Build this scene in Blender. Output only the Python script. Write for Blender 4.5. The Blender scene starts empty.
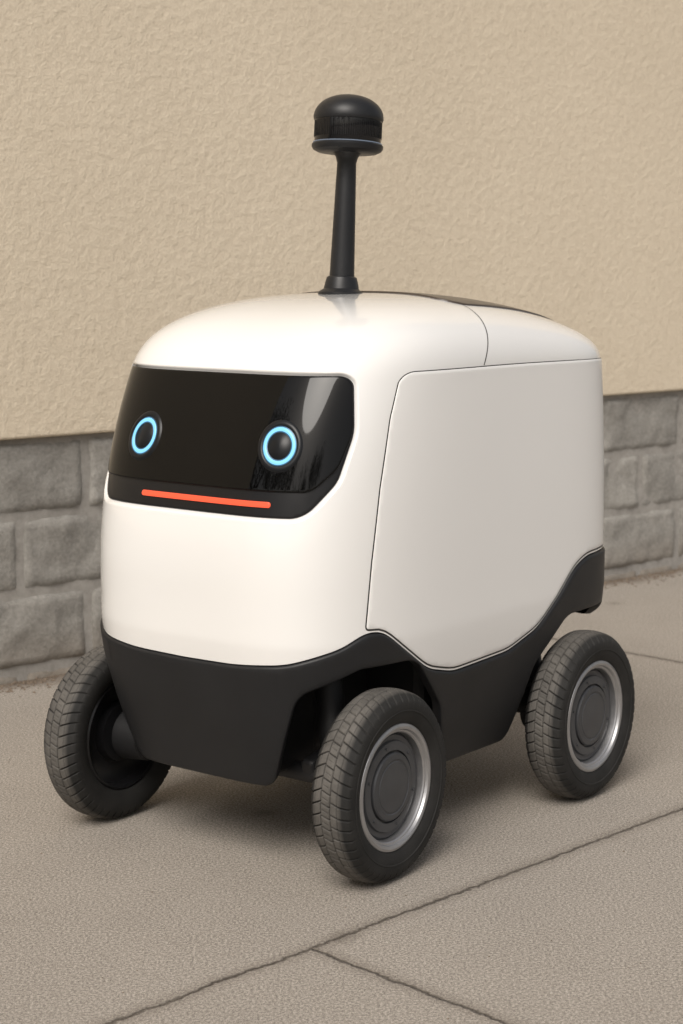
import bpy, math, random
import numpy as np
from mathutils import Vector, Matrix
from mathutils.geometry import delaunay_2d_cdt
from mathutils.bvhtree import BVHTree
random.seed(4); rng=np.random.default_rng(4)
sc=bpy.context.scene
COL=sc.collection
# ------------------------------------------------------------ materials
def newmat(name):
    m=bpy.data.materials.new(name); m.use_nodes=True
    nt=m.node_tree; return m,nt,nt.nodes['Principled BSDF']
def N(nt,t,**kw):
    n=nt.nodes.new(t)
    for k,v in kw.items():
        if k.startswith('i_'): n.inputs[k[2:].replace('_',' ')].default_value=v
        else: setattr(n,k,v)
    return n
def M(nt,op,a,b=None,c=None,clamp=False):
    n=nt.nodes.new('ShaderNodeMath'); n.operation=op; n.use_clamp=clamp
    for i,x in enumerate((a,b,c)):
        if x is None: continue
        if isinstance(x,(int,float)): n.inputs[i].default_value=x
        else: nt.links.new(x,n.inputs[i])
    return n.outputs[0]
def ramp(nt,fac,stops):
    n=nt.nodes.new('ShaderNodeValToRGB'); cr=n.color_ramp
    while len(cr.elements)<len(stops): cr.elements.new(0.5)
    for e,(p,c) in zip(cr.elements,stops):
        e.position=p; e.color=(*c,1) if len(c)==3 else c
    nt.links.new(fac,n.inputs[0]); return n.outputs[0]
def mixc(nt,fac,a,b,mode='MIX'):
    n=nt.nodes.new('ShaderNodeMix'); n.data_type='RGBA'; n.blend_type=mode
    for i,x in ((0,fac),(6,a),(7,b)):
        if isinstance(x,(int,float)): n.inputs[i].default_value=x
        elif isinstance(x,tuple): n.inputs[i].default_value=(*x,1)
        else: nt.links.new(x,n.inputs[i])
    return n.outputs[2]
def noise(nt,vec,scale,detail=4,rough=.55,dist=0):
    n=N(nt,'ShaderNodeTexNoise'); n.inputs['Scale'].default_value=scale
    n.inputs['Detail'].default_value=detail; n.inputs['Roughness'].default_value=rough
    n.inputs['Distortion'].default_value=dist
    nt.links.new(vec,n.inputs['Vector']); return n.outputs['Fac']
def bump(nt,h,strength,dist,prev=None):
    n=N(nt,'ShaderNodeBump'); n.inputs['Strength'].default_value=strength
    n.inputs['Distance'].default_value=dist; nt.links.new(h,n.inputs['Height'])
    if prev is not None: nt.links.new(prev,n.inputs['Normal'])
    return n.outputs['Normal']
def objco(nt): return N(nt,'ShaderNodeTexCoord').outputs['Object']

def simple(name,col,rough=.5,metal=0,coat=0,var=.08,vs=12,rvar=.05,bmp=0,bs=400,spec=.5):
    m,nt,b=newmat(name); co=objco(nt)
    f=noise(nt,co,vs,3)
    lo=tuple(c*(1-var) for c in col); hi=tuple(min(1,c*(1+var)) for c in col)
    nt.links.new(ramp(nt,f,[(.3,lo),(.7,hi)]),b.inputs['Base Color'])
    r=M(nt,'MULTIPLY_ADD',noise(nt,co,vs*2.3,3),rvar*2,rough-rvar)
    nt.links.new(r,b.inputs['Roughness'])
    b.inputs['Metallic'].default_value=metal; b.inputs['Coat Weight'].default_value=coat
    b.inputs['Coat Roughness'].default_value=.03
    b.inputs['Specular IOR Level'].default_value=spec
    if bmp: nt.links.new(bump(nt,noise(nt,co,bs,1),bmp,.0005),b.inputs['Normal'])
    return m
white=simple('white_paint',(.795,.788,.773),.20,coat=1.0,var=.002,vs=3,rvar=.01)
doorm=simple('white_satin_panel',(.79,.782,.767),.32,coat=.45,var=.004,vs=4,rvar=.02,bmp=.05,bs=900)
gap=simple('panel_gap',(.03,.028,.026),.8)
glass=simple('visor_glass',(.0022,.0022,.0022),.045,coat=.0,var=.1,rvar=.008,spec=.30)
bezel=simple('bezel_black',(.009,.009,.010),.30,spec=.35)
eyeh=simple('eye_housing',(.007,.008,.010),.34,spec=.3)
skirtm=simple('charcoal_plastic',(.0110,.0113,.0125),.47,var=.12,vs=9,bmp=.25,bs=700,spec=.38)
underm=simple('undercarriage_black',(.007,.007,.008),.6)
rimm=simple('rim_silver',(.40,.40,.41),.36,metal=.8,var=.12,vs=20)
discm=simple('hub_grey',(.066,.068,.073),.45,metal=.2,var=.15,vs=18)
capm=simple('hub_cap',(.056,.058,.063),.40,metal=.2,var=.12,vs=25)
roofm=simple('roof_panel_dark',(.050,.037,.028),.30,coat=.1)
mastm=simple('mast_black',(.0115,.012,.0135),.40,bmp=.1,bs=900,spec=.38)
lidarm=simple('lidar_window',(.005,.005,.006),.07)
def emis(name,col,st):
    m,nt,b=newmat(name); b.inputs['Base Color'].default_value=(*[c*.2 for c in col],1)
    b.inputs['Emission Color'].default_value=(*col,1); b.inputs['Emission Strength'].default_value=st
    b.inputs['Roughness'].default_value=.3; return m
blue=emis('eye_led_blue',(.24,.64,.98),1.15)
halo_m=emis('eye_led_diffuser',(.045,.14,.24),.8)
red=emis('led_bar_red',(1.0,.115,.05),1.05)
blue2=emis('lidar_ring',(.30,.36,.45),.4)
# tyre
tyre,nt,b=newmat('tyre_rubber'); co=objco(nt)
sep=N(nt,'ShaderNodeSeparateXYZ'); nt.links.new(co,sep.inputs[0])
rr=M(nt,'SQRT',M(nt,'ADD',M(nt,'MULTIPLY',sep.outputs[0],sep.outputs[0]),M(nt,'MULTIPLY',sep.outputs[2],sep.outputs[2])))
tr=M(nt,'MULTIPLY',M(nt,'SUBTRACT',rr,.1655),190.,clamp=True)
dust=M(nt,'MULTIPLY',tr,M(nt,'MULTIPLY_ADD',noise(nt,co,28,5,.65),1.3,.15),clamp=True)
side=ramp(nt,noise(nt,co,14,4),[(.3,(.012,.0118,.0113)),(.75,(.025,.024,.0228))])
nt.links.new(mixc(nt,dust,side,(.112,.104,.094)),b.inputs['Base Color'])
b.inputs['Roughness'].default_value=.72; b.inputs['Specular IOR Level'].default_value=.3
nt.links.new(bump(nt,noise(nt,co,300,2),.35,.0008),b.inputs['Normal'])

# ------------------------------------------------------------ helpers
def mesh_obj(name,verts,faces,mat,parent=None,smooth=True,recalc=False):
    me=bpy.data.meshes.new(name)
    me.from_pydata([tuple(map(float,v)) for v in verts],[],[tuple(int(i) for i in f) for f in faces])
    me.update()
    if smooth: me.polygons.foreach_set('use_smooth',[True]*len(me.polygons))
    if recalc:
        import bmesh
        bm=bmesh.new(); bm.from_mesh(me); bmesh.ops.recalc_face_normals(bm,faces=bm.faces); bm.to_mesh(me); bm.free()
    o=bpy.data.objects.new(name,me); COL.objects.link(o)
    if mat: me.materials.append(mat)
    if parent: o.parent=parent
    return o
def grid_faces(nu,nv,cu=False,cv=False):
    F=[]
    for i in range(nu if cu else nu-1):
        for j in range(nv if cv else nv-1):
            a=i*nv+j; b_=((i+1)%nu)*nv+j; c=((i+1)%nu)*nv+(j+1)%nv; d=i*nv+(j+1)%nv
            F.append((a,b_,c,d))
    return F
def empty(name,loc=(0,0,0),rot=(0,0,0)):
    e=bpy.data.objects.new(name,None); COL.objects.link(e); e.location=loc; e.rotation_euler=rot; e.empty_display_size=.1; return e
def lathe(name,prof,mat,parent,axis='Z',seg=96,sharp=None):
    prof=np.array(prof,float); th=np.linspace(0,2*np.pi,seg,endpoint=False)
    V=[]
    for t in th:
        for r,h in prof:
            if axis=='Z': V.append((r*math.cos(t),r*math.sin(t),h))
            else: V.append((r*math.cos(t),h,r*math.sin(t)))
    o=mesh_obj(name,V,grid_faces(seg,len(prof),cu=True),mat,parent,recalc=True)
    es=o.modifiers.new('es','EDGE_SPLIT'); es.split_angle=math.radians(32)
    return o
def boxm(name,c,s,mat,parent,bev=.006,rot=(0,0,0)):
    x,y,z=[k/2 for k in s]
    V=[(i*x,j*y,k*z) for i in(-1,1) for j in(-1,1) for k in(-1,1)]
    F=[(0,1,3,2),(4,6,7,5),(0,4,5,1),(2,3,7,6),(0,2,6,4),(1,5,7,3)]
    o=mesh_obj(name,V,F,mat,parent,smooth=False,recalc=True); o.location=c; o.rotation_euler=rot
    bv=o.modifiers.new('b','BEVEL'); bv.width=bev; bv.segments=3; return o
def cyl(name,p0,p1,r,mat,parent,r1=None,seg=32):
    p0=Vector(p0);p1=Vector(p1); L=(p1-p0).length; r1=r if r1 is None else r1
    o=lathe(name,[(0,0),(r*.9,0),(r,.002),(r1,L-.002),(r1*.9,L),(0,L)],mat,parent,seg=seg)
    o.location=p0; o.rotation_euler=(p1-p0).to_track_quat('Z','Y').to_euler(); return o

# ------------------------------------------------------------ robot body surface
robot=empty('delivery_robot',(-.193,3.3086,0),(0,0,math.radians(52)))
CU=.41; Z0=.880; HH=.150; LH=.40; ME=2.9
def surf0(al,h):
    al=np.asarray(al,float);h=np.asarray(h,float)
    al,h=np.broadcast_arrays(al,h)
    t=np.clip((h-Z0)/LH,0,1)*(np.pi/2)
    c=np.cos(t);s=np.sin(t); c=np.maximum(c,1e-9)
    rho=(c**ME+np.maximum(s,0)**ME)**(-1/ME)
    R=rho*c; z=np.where(h<Z0,h,Z0+HH*rho*s)
    q=np.maximum(z-.52,0)**2; lo=np.maximum(.43-z,0)
    af=.560-.68*q-.10*lo-.35*lo**2
    ar=.448-.06*q-.05*lo
    bb=.332-.06*q-.06*lo-.5*lo**2
    ca=np.cos(al);sa=np.sin(al)
    a=np.where(ca>0,af,ar); n0=np.where(ca>0,4.2,7.0)
    n=2.5+(n0-2.5)*R
    r=(np.abs(ca/a)**n+np.abs(sa/bb)**n)**(-1/n)*R
    uu=CU-r*ca
    dr=np.clip((uu-.36)/.46,0,1)**1.6*.34
    z=np.where(h<Z0,z,Z0+(z-Z0)*(1-dr))
    return np.stack([uu,-r*sa,z],-1)
def surf(al,h,off=0):
    P=surf0(al,h)
    e=1e-4
    hh=np.minimum(h,Z0+LH-3e-3)
    da=surf0(al+e,hh)-surf0(al-e,hh); dh=surf0(al,hh+e)-surf0(al,hh-e)
    n=np.cross(dh,da); n/=np.linalg.norm(n,axis=-1,keepdims=True)+1e-12
    cen=np.array([CU,0,.6]); sg=np.sign(np.sum(n*(P-cen),-1,keepdims=True)); n=n*np.where(sg==0,1,sg)
    return P+n*np.asarray(off)[...,None]
_al=np.linspace(-np.pi,np.pi,8001); _P=surf0(_al,.6)
_s=np.concatenate([[0],np.cumsum(np.linalg.norm(np.diff(_P,axis=0),axis=1))]); _s-=np.interp(0,_al,_s)
SMAX=_s[-1]
def A(s): return np.interp(s,_s,_al)
_m=(_al>0)
def S_of_u(u):
    k=_m&(_al<np.pi-.25)
    return float(np.interp(u,_P[k,0],_s[k]))
def PS(s,h,off=0): 
    s=np.asarray(s,float);return surf(A(s),np.asarray(h,float),np.broadcast_to(off,s.shape))
cp=[(0,.390),(.12,.392),(.22,.400),(S_of_u(-.05),.428),(S_of_u(-.01),.450),(S_of_u(.03),.448),(S_of_u(.09),.402),(S_of_u(.15),.359),
    (S_of_u(.23),.340),(S_of_u(.42),.347),(S_of_u(.52),.376),(S_of_u(.59),.430),(S_of_u(.65),.480),(S_of_u(.70),.498),(SMAX,.505)]
_ss=np.linspace(0,SMAX,1200); _zz=np.interp(_ss,[c[0] for c in cp],[c[1] for c in cp])
k=np.hanning(61);k/=k.sum(); _zz=np.convolve(np.pad(_zz,30,mode='edge'),k,'valid')
def ZB(s): return np.interp(np.abs(s),_ss,_zz)
def rpoly(pts,step=.003):
    out=[];n=len(pts)
    for i in range(n):
        p=np.array(pts[i][:2]);r=pts[i][2] if len(pts[i])>2 else 0
        a=np.array(pts[i-1][:2]);c=np.array(pts[(i+1)%n][:2])
        if r<=0: out.append(p);continue
        d1=(a-p);l1=np.linalg.norm(d1);d1/=l1; d2=(c-p);l2=np.linalg.norm(d2);d2/=l2
        ang=math.acos(max(-1,min(1,float(d1@d2)))); t=min(r/math.tan(ang/2),l1*.49,l2*.49)
        P1=p+d1*t;P2=p+d2*t
        for q in np.linspace(0,1,9):
            w=math.sin(ang/2)
            b0=(1-q)**2;b1=2*q*(1-q)*w;b2=q*q
            out.append((P1*b0+p*b1+P2*b2)/(b0+b1+b2))
    return resample(np.array(out),step)
def resample(P,step):
    Q=np.vstack([P,P[:1]]);d=np.linalg.norm(np.diff(Q,axis=0),axis=1)
    keep=np.concatenate([[True],d[:-1]>1e-7]);Q=np.vstack([P[keep],P[:1]])
    cs=np.concatenate([[0],np.cumsum(np.linalg.norm(np.diff(Q,axis=0),axis=1))])
    n=max(8,int(cs[-1]/step));t=np.linspace(0,cs[-1],n,endpoint=False)
    return np.stack([np.interp(t,cs,Q[:,0]),np.interp(t,cs,Q[:,1])],-1)
def area(P): x,y=P.T; return .5*np.sum(x*np.roll(y,-1)-y*np.roll(x,-1))
def inset(P,d):
    s=1 if area(P)>0 else -1
    t=np.roll(P,-1,0)-np.roll(P,1,0); t/=np.linalg.norm(t,axis=1,keepdims=True)
    return P+s*d*np.stack([-t[:,1],t[:,0]],-1)
def inside_dist(pts,P):
    Q=np.roll(P,-1,0); D=np.full(len(pts),9.); 
    ins=np.zeros(len(pts),bool)
    for a,c in zip(P,Q):
        ab=c-a;t=np.clip(((pts-a)@ab)/(ab@ab+1e-15),0,1)
        D=np.minimum(D,np.linalg.norm(pts-(a+t[:,None]*ab),axis=1))
        cond=((a[1]>pts[:,1])!=(c[1]>pts[:,1]))
        xi=(c[0]-a[0])*(pts[:,1]-a[1])/((c[1]-a[1]) if abs(c[1]-a[1])>1e-12 else 1e-12)+a[0]
        ins^=cond&(pts[:,0]<xi)
    return np.where(ins,D,-D)
def patch(name,P,off,mat,step=.006,rnd=.0015,rim=.008,mapf=None,parent=robot):
    mapf=mapf or PS
    loops=[P,inset(P,rnd*.35),inset(P,rnd)]; deps=[-rnd,-rnd*.3,0]
    x0,y0=P.min(0);x1,y1=P.max(0)
    gx,gy=np.meshgrid(np.arange(x0,x1,step),np.arange(y0,y1,step)); G=np.stack([gx.ravel(),gy.ravel()],-1)
    G=G[inside_dist(G,P)>rnd+step*.45]
    allp=np.vstack(loops+[G]); dep=np.concatenate([np.full(len(P),d) for d in deps]+[np.zeros(len(G))])
    n=len(P); E=[]
    for L in range(3): E+=[(L*n+i,L*n+(i+1)%n) for i in range(n)]
    r=delaunay_2d_cdt([Vector((float(a),float(b_))) for a,b_ in allp],E,[list(range(n))],1,1e-6)
    ov=np.array([tuple(v) for v in r[0]]); orig=r[3]
    dd=np.array([dep[o[0]] if len(o) else 0 for o in orig])
    V=mapf(ov[:,0],ov[:,1],off+dd)
    F=[tuple(f) for f in r[2]]
    idx={}
    for i,o in enumerate(orig):
        for k_ in o:
            if k_<n: idx[k_]=i
    V=list(map(tuple,V)); base=len(V)
    R=mapf(P[:,0],P[:,1],np.full(n,off-rnd-rim)); V+=list(map(tuple,R))
    for i in range(n):
        j=(i+1)%n
        if i in idx and j in idx: F.append((idx[i],idx[j],base+j,base+i))
    return mesh_obj(name,V,F,mat,parent,recalc=True)
def ribbon(name,P,w,off,mat,closed=True,mapf=None):
    mapf=mapf or PS
    if closed: a=inset(P,-w/2);c=inset(P,w/2)
    else:
        t=np.gradient(P,axis=0);t/=np.linalg.norm(t,axis=1,keepdims=True);nn=np.stack([-t[:,1],t[:,0]],-1);a=P-nn*w/2;c=P+nn*w/2
    V=np.stack([mapf(a[:,0],a[:,1],off),mapf(c[:,0],c[:,1],off)],1).reshape(-1,3)
    n=len(P);F=[(2*i,2*i+1,2*((i+1)%n)+1,2*((i+1)%n)) for i in range(n if closed else n-1)]
    return mesh_obj(name,V,F,mat,robot,recalc=True)

VZ1=.910;VZ0=.653
def sym(pts): return [(-a,b_,r) for a,b_,r in reversed(pts)]+pts
vis=rpoly(sym([(.342,VZ1,.038),(.347,.80,.08),(.314,.715,.06),(.250,VZ0,.07)]))
sl=np.concatenate([np.arange(-SMAX,-.40,.007),np.arange(-.40,.40,.0024),np.arange(.40,SMAX,.007)])
hs_top=np.concatenate([np.arange(.62,.945,.0022),np.linspace(.945,Z0+LH-.0005,90)])
nlow=34
SS=[];HS=[]
for s in sl:
    zb=float(ZB(s)); hcol=np.concatenate([np.linspace(zb,.62,nlow,endpoint=False),hs_top]); HS.append(hcol); SS.append(np.full(len(hcol),s))
SS=np.array(SS);HS=np.array(HS);nh=SS.shape[1]
pts=np.stack([SS.ravel(),HS.ravel()],-1); D=np.full(len(pts),-9.)
mk=(np.abs(pts[:,0])<.38)&(pts[:,1]>.62)&(pts[:,1]<.945)
D[mk]=inside_dist(pts[mk],vis)
x=np.clip((D+.006)/.009,0,1); off=-.008*(x*x*(3-2*x))
P=surf(A(pts[:,0]),pts[:,1],off)
shell=mesh_obj('body_shell',P,grid_faces(len(sl),nh,cu=True),white,robot,recalc=True)
Pa=PS(sl,ZB(sl),0.);Pb=PS(sl,ZB(sl)-.001,-.012)
V=np.stack([Pa,Pb],1).reshape(-1,3);mesh_obj('shell_rim',V,grid_faces(len(sl),2,cu=True),white,robot,recalc=True)
visi=inset(vis,.0015)
patch('visor_bezel',visi,-.0045,bezel,step=.005,rnd=.0015)
vg=rpoly(sym([(.337,VZ1-.004,.036),(.342,.80,.07),(.312,.738,.05),(.262,.699,.05)]))
patch('visor_glass',vg,-.001,glass,step=.004,rnd=.0015)
def disk(name,s0,h0,prof,mat,seg=72):
    th=np.linspace(0,2*np.pi,seg,endpoint=False)
    pr=np.array(prof)
    ss=s0+np.outer(np.cos(th),pr[:,0]);hh=h0+np.outer(np.sin(th),pr[:,0])*.97
    Vv=PS(ss.ravel(),hh.ravel(),np.tile(pr[:,1],seg))
    return mesh_obj(name,Vv,grid_faces(seg,len(pr),cu=True),mat,robot,recalc=True)
for i,s0 in enumerate((-.142,.197)):
    disk(f'eye_housing_{i+1}',s0,.776,[(.0002,.0002),(.0245,.0002),(.0250,-.0004),(.0340,-.0004),(.0350,.001),(.0380,.0020),(.0430,.0014),(.0465,-.0015)],eyeh)
    disk(f'eye_diffuser_{i+1}',s0,.776,[(.0238,.0003),(.0242,.0006),(.0346,.0006),(.0350,.0003)],halo_m)
    disk(f'eye_ring_{i+1}',s0,.776,[(.0258,.0005),(.0262,.0013),(.0324,.0013),(.0328,.0005)],blue)
bar=rpoly([(-.116,.6815,.0045),(.188,.6815,.0045),(.188,.6715,.0045),(-.116,.6715,.0045)],.0015)
patch('smile_light_bar',bar,-.0015,red,step=.003,rnd=.001,rim=.003)
def sidepoly(sign):
    pts=[]
    for (u,z,r) in [(.829,.911,.012),(.078,.911,.05),(.046,.82,.1),(.022,.70,.1),(.004,.57,.1)]:
        pts.append((S_of_u(u),z,r))
    us=np.linspace(-.008,.829,60)
    pts.append((S_of_u(-.008),float(ZB(S_of_u(-.008)))+.007,.006))
    for u in us[2:]:
        s=S_of_u(u);pts.append((s,float(ZB(s))+.005,0))
    P=rpoly(pts)
    if sign<0: P=P*np.array([-1,1])
    return P
for sg,nm in ((1,'side_door'),(-1,'opposite_door')):
    dp=sidepoly(sg)
    ribbon(nm+'_gap',dp,.0034,.0004,gap)
    patch(nm,inset(dp,.0010),.0012,doorm,step=.008,rnd=.0016,rim=.003)
for sg in (1,-1):
    hh=np.linspace(.915,Z0+LH*.72,80); tt=np.linspace(0,1,80)
    ribbon('roof_seam',np.stack([sg*np.array([S_of_u(CU-.085+.10*t) for t in tt]),hh],-1),.0026,.0006,gap,closed=False)
bv=BVHTree.FromPolygons([tuple(p) for p in P],grid_faces(len(sl),nh,cu=True))
def roofmap(u,v,off):
    u=np.atleast_1d(u);v=np.atleast_1d(v);off=np.broadcast_to(off,u.shape);out=[]
    for a,c,o in zip(u,v,off):
        hit=bv.ray_cast(Vector((a,-c,2)),Vector((0,0,-1)))
        out.append((a,-c,(hit[0].z if hit[0] else .9)+o))
    return np.array(out)
rp=rpoly([(.375,-.225,.05),(.805,-.225,.06),(.805,.225,.06),(.375,.225,.05)],.004)
patch('roof_panel',rp,.003,roofm,step=.010,rnd=.002,rim=.006,mapf=roofmap)

def skpts():
    top=[(s,float(ZB(s))-.0025) for s in np.arange(0,SMAX-.004,.006)]
    bot=[(SMAX-.004,.345,.0),(S_of_u(.829)+.03,.345,.02),(S_of_u(.80),.385,.03),(S_of_u(.63),.385,.06),(S_of_u(.53),.30,.05),(S_of_u(.495),.150,.03),
         (S_of_u(.225),.150,.04),(S_of_u(.195),.28,.05),(S_of_u(.11),.385,.06),(S_of_u(-.02),.385,.05),(.240,.345,.05),(.180,.165,.035)]
    right=top+bot
    left=[(-p[0],)+tuple(p[1:]) for p in reversed(right)]
    return right+left[:-1]
patch('skirt',rpoly(skpts(),.005),.005,skirtm,step=.008,rnd=.004,rim=.016)
# moulding joint on the skirt
for sg in (1,-1):
    hh=np.linspace(.352,float(ZB(.20))-.008,20);ribbon('skirt_seam',np.stack([np.full(20,sg*.203),hh],-1),.0018,.0056,underm,closed=False)
th=np.linspace(-np.pi,np.pi,120,endpoint=False)
Pp=surf0(th,np.full(120,.41)); Pp=(Pp-np.array([CU,0,0]))*np.array([.955,.955,1])+np.array([CU,0,0])
V=[tuple(p) for p in Pp]+[(p[0],p[1],.385) for p in Pp]
F=[tuple(range(120)),tuple(range(239,119,-1))]+[(i,(i+1)%120,120+(i+1)%120,120+i) for i in range(120)]
mesh_obj('floor_plate',V,F,underm,robot,smooth=False,recalc=True)
boxm('battery_tray',(.355,0,.27),(.26,.52,.235),underm,robot,.02)
boxm('chassis_core',(.33,0,.29),(.80,.26,.21),underm,robot,.02)
boxm('chin_back',(.0,0,.27),(.14,.28,.20),underm,robot,.02)
WB=.665
for u,t in ((0,'front'),(WB,'rear')):
    cyl(f'{t}_axle',(u,-.27,.172),(u,.27,.172),.017,underm,robot)
    for sg in (1,-1):
        cyl(f'{t}_strut',(u+.02,sg*.215,.19),(u+.05,sg*.17,.40),.014,mastm,robot)
        cyl(f'{t}_spring',(u+.025,sg*.21,.22),(u+.045,sg*.178,.35),.026,underm,robot)
        boxm(f'{t}_arm',(u+.06,sg*.18,.20),(.16,.03,.035),underm,robot,.008,(0,math.radians(-12),0))
        cyl(f'{t}_motor',(u,sg*.225,.172),(u,sg*.285,.172),.045,underm,robot,.05)

# ------------------------------------------------------------ wheels
R0=.1725
def tyre_mesh():
    prof=[(-.027,.112),(-.031,.113),(-.036,.120),(-.0400,.131),(-.0415,.142),(-.0405,.151),(-.0385,.158)]
    ys=np.linspace(-.0365,.0365,74)
    tread=[(y,R0-.0034*(abs(y)/.026)**2-.0066*max(0,(abs(y)-.023)/.0135)**1.7) for y in ys]
    full=prof+tread+[(-y,r) for y,r in reversed(prof)]
    full=np.array(full); NB=50; nth=NB*20; th=np.linspace(0,2*np.pi,nth,endpoint=False)
    pitch=2*np.pi/NB
    Y=full[:,0][None,:];R=np.repeat(full[:,1][None,:],nth,0); T=th[:,None]
    ay=np.abs(Y)
    def groove(d,w): return np.clip(1.5-np.abs(d)/w*1.5,0,1)
    g=groove(ay-.0095,.0014)
    centre=(ay<.0095)
    ph=np.where(centre,T+Y*2.2,T+pitch*.5+ay*2.6)
    dmod=(np.mod(ph,pitch)-pitch/2)*R0
    g2=groove(dmod,.0016)*(ay<.041)
    g4=groove(ay-.0225,.0010)*.7
    g3=groove((np.mod(T+Y*2.2+pitch*.5,pitch)-pitch/2)*R0,.0008)*.45*(ay<.006)
    g=np.maximum(np.maximum(np.maximum(g*(ay<.037),g2),g3),g4)
    R=R-.0052*g*(R>.152)
    V=np.stack([R*np.cos(T),np.broadcast_to(Y,R.shape),R*np.sin(T)],-1).reshape(-1,3)
    return mesh_obj('tyre',V,grid_faces(nth,len(full),cu=True),tyre,None,recalc=True)
t0=tyre_mesh(); tm=t0.data; bpy.data.objects.remove(t0)
def wheel(nm,u,v,steer=0):
    sg=1 if v>0 else -1
    e=empty(nm,(u,-v,R0-.001),(0,0,math.radians(steer)+(math.pi if sg>0 else 0))); e.parent=robot
    o=bpy.data.objects.new('tyre',tm);COL.objects.link(o);o.parent=e;o.rotation_euler=(0,random.random()*6,0)
    lathe('sidewall_ridge',[(.136,.0405),(.1368,.0418),(.1385,.0422),(.1395,.0412)],tyre,e,'Y')
    lathe('rim_ring',[(.1165,.020),(.116,.030),(.1135,.0335),(.109,.0350),(.1045,.0335),(.102,.029),(.0995,.0285),(.0975,.026),(.096,.012)],rimm,e,'Y')
    lathe('hub_disc',[(.0975,.010),(.0955,.0125),(.091,.017),(.086,.0165),(.083,.0165),(.081,.021),(.074,.0225),(.0655,.0225),(.064,.017),(.0615,.017)],discm,e,'Y')
    lathe('hub_cap',[(.0618,.014),(.0612,.024),(.059,.0265),(.050,.0275),(.0485,.0262),(.046,.0262),(.0445,.0275),(.02,.0285),(0,.0287)],capm,e,'Y')
    for k in range(6):
        a=k*math.pi/3+.3
        cyl('bolt',(.0735*math.cos(a),.0215,.0735*math.sin(a)),(.0735*math.cos(a),.0245,.0735*math.sin(a)),.0028,capm,e,seg=12)
    lathe('inner_rim',[(.114,-.028),(.109,-.033),(.104,-.030),(.100,-.012),(.085,-.004),(.060,-.004),(.057,-.022),(.030,-.026),(.02,-.03),(0,-.03)],bezel,e,'Y')
    return e
wheel('front_wheel_left',0.022,.3165,3.0)
wheel('front_wheel_right',-.004,-.3215,3)
wheel('rear_wheel_left',WB+.014,.338,1)
wheel('rear_wheel_right',WB,-.322,0)

# ------------------------------------------------------------ sensor mast
zr=float(roofmap([.310],[0],0)[0][2])
mast=empty('sensor_mast',(.312,0,zr-.006),(0,math.radians(4.0),math.radians(0))); mast.parent=robot
lathe('mast_base',[(.001,0),(.045,0),(.045,.006),(.0425,.0085),(.0345,.014),(.031,.030),(.029,.036),(.0265,.038),(.001,.038)],mastm,mast)
lathe('mast_pole',[(.001,.034),(.0245,.034),(.0238,.05),(.0195,.22),(.0185,.255),(.0215,.266),(.0285,.276),(.030,.279),(.001,.279)],mastm,mast)
lathe('lidar_flange',[(.001,.274),(.058,.275),(.066,.279),(.0690,.284),(.0690,.289),(.066,.292),(.001,.292)],mastm,mast)
lathe('lidar_ring_light',[(.0655,.2915),(.0668,.292),(.0668,.2933),(.0655,.2937)],blue2,mast)
lathe('lidar_window',[(.0635,.292),(.0645,.294),(.0650,.335),(.063,.337)],lidarm,mast)
V=[];F=[]
for k in range(96):
    a=k/96*2*math.pi; ca_,sa_=math.cos(a),math.sin(a)
    b0=len(V)
    for z in (.302,.333):
        for r_ in (.0640,.0654):
            for t_ in (-.0004,.0004): V.append((r_*ca_-t_*sa_,r_*sa_+t_*ca_,z))
    F+=[tuple(b0+i for i in f) for f in ((0,1,3,2),(4,6,7,5),(0,4,5,1),(2,3,7,6),(0,2,6,4),(1,5,7,3))]
mesh_obj('lidar_slats',V,F,bezel,mast,smooth=False,recalc=True)
dome=[(.064,.334),(.0665,.3355),(.0675,.339)]+[(.0675*math.cos(t)**.92,.341+.0440*math.sin(t)) for t in np.linspace(0.02,math.pi/2,24)]
lathe('lidar_dome',dome,mastm,mast)

# ------------------------------------------------------------ wall
W0=Vector((-.884,4.605,0)); wa=math.atan2(.648,.762)
wall=empty('building_wall',W0,(0,0,wa))
stu,nt,b=newmat('stucco'); co=objco(nt)
v1=noise(nt,co,42,4,.6);v2=noise(nt,co,140,3,.65);v3=noise(nt,co,1.1,4,.6)
c=ramp(nt,v3,[(.3,(.635,.545,.418)),(.7,(.700,.607,.473))])
c=mixc(nt,.34,c,ramp(nt,v2,[(.35,(.50,.425,.32)),(.65,(.80,.71,.573))]))
c=mixc(nt,.16,c,ramp(nt,v1,[(.36,(.51,.43,.325)),(.62,(.75,.665,.53))]))
nt.links.new(c,b.inputs['Base Color']);b.inputs['Roughness'].default_value=.92;b.inputs['Specular IOR Level'].default_value=.2
bn=bump(nt,v1,.50,.0065);bn=bump(nt,v2,.55,.0028,bn);nt.links.new(bn,b.inputs['Normal'])
boxm('stucco_panel',(2.5,.10-.022,.637+2.2),(15,.2,4.4),stu,wall,.008)
blk,nt,b=newmat('split_face_block'); co=objco(nt)
at=N(nt,'ShaderNodeAttribute',attribute_name='tint')
f=noise(nt,co,9,5,.68);g=noise(nt,co,90,4,.7)
c=ramp(nt,f,[(.25,(.205,.196,.180)),(.5,(.285,.273,.252)),(.78,(.365,.351,.327))])
c=mixc(nt,.45,c,ramp(nt,g,[(.3,(.16,.152,.140)),(.7,(.41,.392,.367))]))
mm=N(nt,'ShaderNodeMix');mm.data_type='RGBA';mm.blend_type='MULTIPLY';mm.inputs[0].default_value=1
nt.links.new(c,mm.inputs[6]);nt.links.new(at.outputs['Color'],mm.inputs[7])
sp=N(nt,'ShaderNodeSeparateXYZ');nt.links.new(co,sp.inputs[0])
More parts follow.
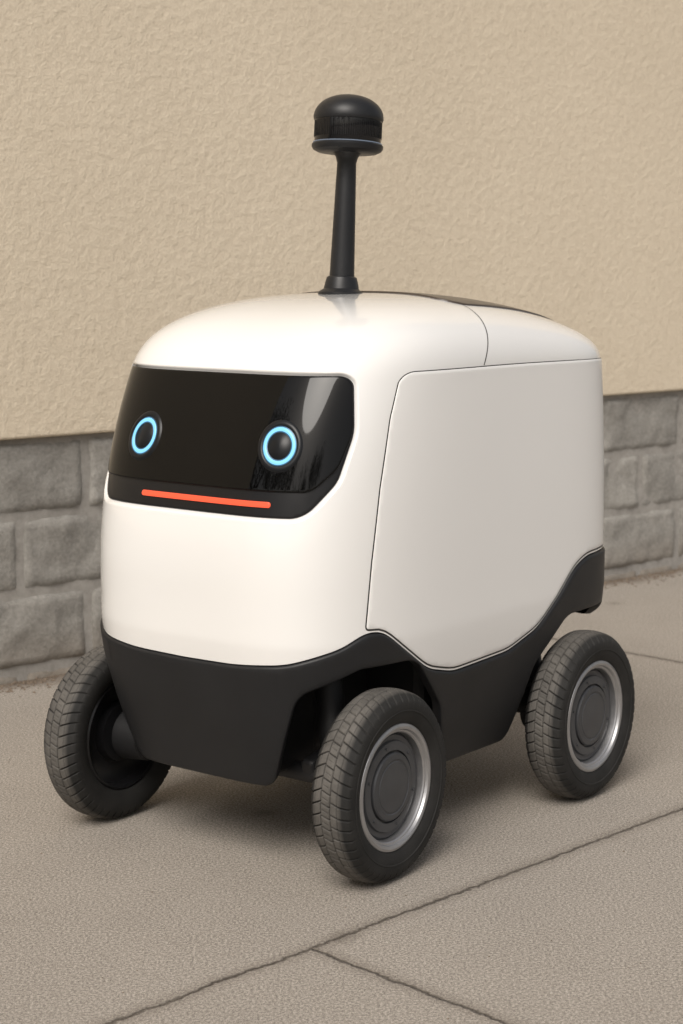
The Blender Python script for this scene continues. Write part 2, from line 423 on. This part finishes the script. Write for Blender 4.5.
dirt=M(nt,'SUBTRACT',1,M(nt,'MULTIPLY',sp.outputs[2],7,clamp=True));dirt=M(nt,'MULTIPLY',dirt,M(nt,'MULTIPLY_ADD',f,1.2,0),clamp=True)
nt.links.new(mixc(nt,dirt,mm.outputs[2],(.17,.135,.10)),b.inputs['Base Color']);b.inputs['Roughness'].default_value=.95
b.inputs['Specular IOR Level'].default_value=.2
nt.links.new(bump(nt,g,.6,.004),b.inputs['Normal'])
V=[];F=[];T=[]
from mathutils import noise as mn
def block(x0,x1,z0,z1,seed):
    nx=26;nz=13;base=len(V);tint=random.uniform(.86,1.10)
    for i in range(nx+1):
        for j in range(nz+1):
            fx=i/nx;fz=j/nz
            x=x0+(x1-x0)*fx;z=z0+(z1-z0)*fz
            ed=min(fx*(x1-x0),(1-fx)*(x1-x0),fz*(z1-z0),(1-fz)*(z1-z0))
            e=min(1,ed/.012)
            n=mn.fractal(Vector((x*9,seed*3.1,z*9)),.7,2.1,5)*.009
            jx=mn.noise(Vector((x*30,z*30,seed)))*.002
            y=.008-(.008+n)*e**.7 if ed>0 else .012
            V.append((x+jx,y,z+jx));T.append(tint)
    for i in range(nx):
        for j in range(nz):
            a=base+i*(nz+1)+j;F.append((a,a+nz+1,a+nz+2,a+1))
JX=.275
for r,(za,zb_) in enumerate([(-.17,.025),(.034,.226),(.236,.428),(.438,.628)]):
    offx=JX-.408+(.204 if r%2==0 else 0)
    for k_ in range(-12,24):
        xa=offx+k_*.408; block(xa+.005,xa+.403,za,zb_,k_*7.3+r*91)
o=mesh_obj('block_course',V,F,blk,wall)
ca=o.data.color_attributes.new('tint','FLOAT_COLOR','POINT')
ca.data.foreach_set('color',np.array([[t,t,t*.99,1] for t in T],dtype=np.float32).ravel())
mort,nt,b=newmat('mortar');co=objco(nt)
nt.links.new(ramp(nt,noise(nt,co,40,4,.7),[(.3,(.25,.235,.215)),(.7,(.35,.333,.308))]),b.inputs['Base Color']);b.inputs['Roughness'].default_value=.95
boxm('mortar_backing',(2.5,.006+.08,.22),(15,.16,.83),mort,wall,.002)

# ------------------------------------------------------------ ground
gnd,nt,b=newmat('concrete'); co=N(nt,'ShaderNodeNewGeometry').outputs['Position']
sp=N(nt,'ShaderNodeSeparateXYZ');nt.links.new(co,sp.inputs[0]);X,Y=sp.outputs[0],sp.outputs[1]
w1=M(nt,'MULTIPLY_ADD',noise(nt,co,7,4,.7),.022,-.011);w2=M(nt,'MULTIPLY_ADD',noise(nt,co,60,3,.7),.016,-.008)
wob=M(nt,'ADD',w1,w2)
Aa=M(nt,'ADD',M(nt,'ADD',M(nt,'MULTIPLY',X,.7023),M(nt,'MULTIPLY',Y,.7119)),wob)
Bb=M(nt,'ADD',M(nt,'SUBTRACT',M(nt,'MULTIPLY',X,.7119),M(nt,'MULTIPLY',Y,.7023)),wob)
def per(v,o,p): return M(nt,'PINGPONG',M(nt,'ADD',v,-o+p*20),p/2)
dB=per(Bb,-2.0,2.6)
near=M(nt,'GREATER_THAN',Bb,-2.0)
dA1=per(Aa,1.954,2.4);dA2=per(Aa,4.12,4.3)
dA=M(nt,'ADD',M(nt,'MULTIPLY',dA1,near),M(nt,'MULTIPLY',dA2,M(nt,'SUBTRACT',1,near)))
dj=M(nt,'MINIMUM',dB,dA)
core=M(nt,'SUBTRACT',1,M(nt,'MULTIPLY',dj,1/.0055),clamp=True)
halo=M(nt,'SUBTRACT',1,M(nt,'MULTIPLY',dj,1/.030),clamp=True)
big=noise(nt,co,1.1,4,.6);med=noise(nt,co,5,6,.68);fine=noise(nt,co,210,3,.8);fine2=noise(nt,co,560,1,.7)
c=ramp(nt,big,[(.3,(.235,.207,.175)),(.7,(.300,.267,.229))])
c=mixc(nt,.50,c,ramp(nt,med,[(.30,(.180,.155,.130)),(.5,(.270,.239,.203)),(.70,(.340,.305,.264))]))
c=mixc(nt,.55,c,ramp(nt,fine,[(.40,(.035,.030,.025)),(.5,(.270,.241,.207)),(.60,(.62,.57,.505))]))
c=mixc(nt,.30,c,ramp(nt,fine2,[(.40,(.05,.043,.036)),(.60,(.54,.49,.435))]))
mp=N(nt,'ShaderNodeMapping');mp.inputs['Location'].default_value=(.9,.35,0);nt.links.new(co,mp.inputs[0])
vor=N(nt,'ShaderNodeTexVoronoi',voronoi_dimensions='2D');vor.inputs['Scale'].default_value=1.5;nt.links.new(mp.outputs[0],vor.inputs['Vector'])
dd=M(nt,'ADD',vor.outputs['Distance'],M(nt,'MULTIPLY_ADD',noise(nt,co,38,4,.7),.10,-.05))
st=M(nt,'SUBTRACT',1,M(nt,'MULTIPLY',dd,1/.055),clamp=True)
c=mixc(nt,M(nt,'MULTIPLY',st,.45,clamp=True),c,(.10,.085,.070))
c=mixc(nt,M(nt,'MULTIPLY',halo,.42),c,(.12,.098,.078))
c=mixc(nt,M(nt,'MULTIPLY',core,M(nt,'MULTIPLY_ADD',med,1.2,.15),clamp=True),c,(.045,.036,.028))
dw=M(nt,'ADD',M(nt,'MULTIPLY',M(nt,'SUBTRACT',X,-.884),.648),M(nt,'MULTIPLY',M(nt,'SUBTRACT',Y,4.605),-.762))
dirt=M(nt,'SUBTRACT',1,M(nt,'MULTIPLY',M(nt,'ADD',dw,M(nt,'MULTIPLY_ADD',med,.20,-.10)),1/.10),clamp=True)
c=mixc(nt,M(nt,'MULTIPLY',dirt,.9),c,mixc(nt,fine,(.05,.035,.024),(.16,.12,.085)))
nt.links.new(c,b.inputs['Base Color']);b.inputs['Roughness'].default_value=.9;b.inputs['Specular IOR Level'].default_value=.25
hgt=M(nt,'MULTIPLY',core,-1.)
bn=bump(nt,hgt,.8,.005);bn=bump(nt,fine,.40,.0015,bn);nt.links.new(bn,b.inputs['Normal'])
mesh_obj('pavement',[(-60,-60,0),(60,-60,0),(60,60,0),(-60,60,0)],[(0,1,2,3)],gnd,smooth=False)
gritm=simple('grit',(.15,.115,.085),.95,var=.4,vs=60)
V=[];F=[]
def crumb(x,y,r):
    b0=len(V);pts=[(1,0,0),(-1,0,0),(0,1,0),(0,-1,0),(0,0,1),(0,0,-.4)]
    a=random.random()*6;ca_,sa_=math.cos(a),math.sin(a)
    for p in pts:
        q=[p[0]*r*random.uniform(.6,1.3),p[1]*r*random.uniform(.6,1.3),p[2]*r*random.uniform(.4,.9)]
        V.append((x+q[0]*ca_-q[1]*sa_,y+q[0]*sa_+q[1]*ca_,q[2]+r*.15))
    for f in [(0,2,4),(2,1,4),(1,3,4),(3,0,4),(2,0,5),(1,2,5),(3,1,5),(0,3,5)]: F.append(tuple(b0+i for i in f))
for _ in range(4000):
    t=random.uniform(-2,6);d=abs(random.gauss(0,.05))+.002
    crumb(-.884+.762*t+.648*d,4.605+.648*t-.762*d,random.uniform(.0015,.007))
for _ in range(900):
    crumb(random.uniform(-2,2.5),random.uniform(2,6),random.uniform(.0008,.0026))
mesh_obj('soil_crumbs',V,F,gritm,smooth=False)

# ------------------------------------------------------------ street trees across the road (seen only as reflections)
bark=simple('bark',(.07,.055,.042),.9,var=.3,vs=8)
leaf=simple('foliage',(.045,.060,.028),.6,var=.5,vs=2)
def tree_mesh(seed,H):
    r=random.Random(seed);V=[];F=[];MI=[]
    def limb(p0,p1,r0,r1):
        d=(p1-p0).normalized();a=d.orthogonal().normalized();b2=d.cross(a);b0=len(V)
        for p,rr_ in ((p0,r0),(p1,r1)):
            for k in range(8):
                t=k*math.pi/4;V.append(tuple(p+(a*math.cos(t)+b2*math.sin(t))*rr_))
        for k in range(8): F.append((b0+k,b0+(k+1)%8,b0+8+(k+1)%8,b0+8+k));MI.append(0)
    top=Vector((0,0,H*.42));limb(Vector((0,0,0)),top,.17,.11)
    tips=[]
    for i in range(8):
        a=i*2*math.pi/8+r.uniform(-.3,.3);q=top+Vector((math.cos(a)*r.uniform(.7,1.4),math.sin(a)*r.uniform(.7,1.4),r.uniform(.4,H*.33)))
        limb(top-Vector((0,0,r.uniform(0,.8))),q,.07,.03)
        for j in range(3):
            w_=q+Vector((r.uniform(-.9,.9),r.uniform(-.9,.9),r.uniform(0,H*.22)));limb(q,w_,.03,.012);tips.append(w_)
    for t in tips:
        for _ in range(150):
            d=Vector((r.gauss(0,.36),r.gauss(0,.36),r.gauss(0,.30)));p=t+d
            p.z=min(p.z,H)
            n=Vector((r.uniform(-1,1),r.uniform(-1,1),r.uniform(-1,1))).normalized();a=n.orthogonal().normalized();c_=n.cross(a);s_=r.uniform(.04,.09)
            b0=len(V);V.extend([tuple(p-a*s_),tuple(p+c_*s_*.5),tuple(p+a*s_),tuple(p-c_*s_*.5)]);F.append((b0,b0+1,b0+2,b0+3));MI.append(1)
    me=bpy.data.meshes.new('tree');me.from_pydata(V,[],F);me.materials.append(bark);me.materials.append(leaf);me.polygons.foreach_set('material_index',MI);me.update();return me
tms=[tree_mesh(1,6.3),tree_mesh(2,5.8)]
for i,(az,dist,s_) in enumerate([(180,12.5,1.5),(191,12.0,1.35),(203,11.5,1.45),(217,12.0,1.35),(236,12.0,1.2),(254,12.6,1.0),(272,12.2,1.0)]):
    a=math.radians(az);o=bpy.data.objects.new('tree',tms[i%2]);COL.objects.link(o)
    o.location=(dist*math.cos(a),3+dist*math.sin(a),0);o.rotation_euler=(0,0,i*1.7);o.scale=(s_,s_,s_)

# ------------------------------------------------------------ light
SD=Vector((-.24,-.71,.80)).normalized()
sun=bpy.data.lights.new('sun','SUN');sun.energy=2.5;sun.angle=math.radians(34);sun.color=(1,.957,.90)
so=bpy.data.objects.new('sun',sun);COL.objects.link(so);so.rotation_euler=SD.to_track_quat('Z','Y').to_euler();so.location=(-3,-4,6)
w=bpy.data.worlds.new('World');sc.world=w;w.use_nodes=True;nt=w.node_tree
sky=nt.nodes.new('ShaderNodeTexSky');sky.sky_type='NISHITA';sky.sun_disc=False
sky.sun_elevation=math.asin(SD.z);sky.sun_rotation=math.atan2(SD.x,SD.y);sky.dust_density=4;sky.air_density=1
hs=nt.nodes.new('ShaderNodeHueSaturation');hs.inputs['Saturation'].default_value=.35
nt.links.new(sky.outputs[0],hs.inputs['Color'])
wm=mixc(nt,1.0,hs.outputs[0],(1.0,.96,.91),'MULTIPLY')
nt.links.new(wm,nt.nodes['Background'].inputs[0]);nt.nodes['Background'].inputs[1].default_value=.13
# ------------------------------------------------------------ camera
cam=bpy.data.cameras.new('camera');co_=bpy.data.objects.new('camera',cam);COL.objects.link(co_);sc.camera=co_
co_.location=(0,0,1.1);co_.rotation_euler=(math.radians(90-8.0),0,0)
cam.sensor_fit='VERTICAL';cam.sensor_height=36;cam.lens=64;cam.clip_end=300
cam.dof.use_dof=True;cam.dof.focus_distance=3.2;cam.dof.aperture_fstop=7
sc.view_settings.view_transform='Standard';sc.view_settings.look='None';sc.view_settings.exposure=0
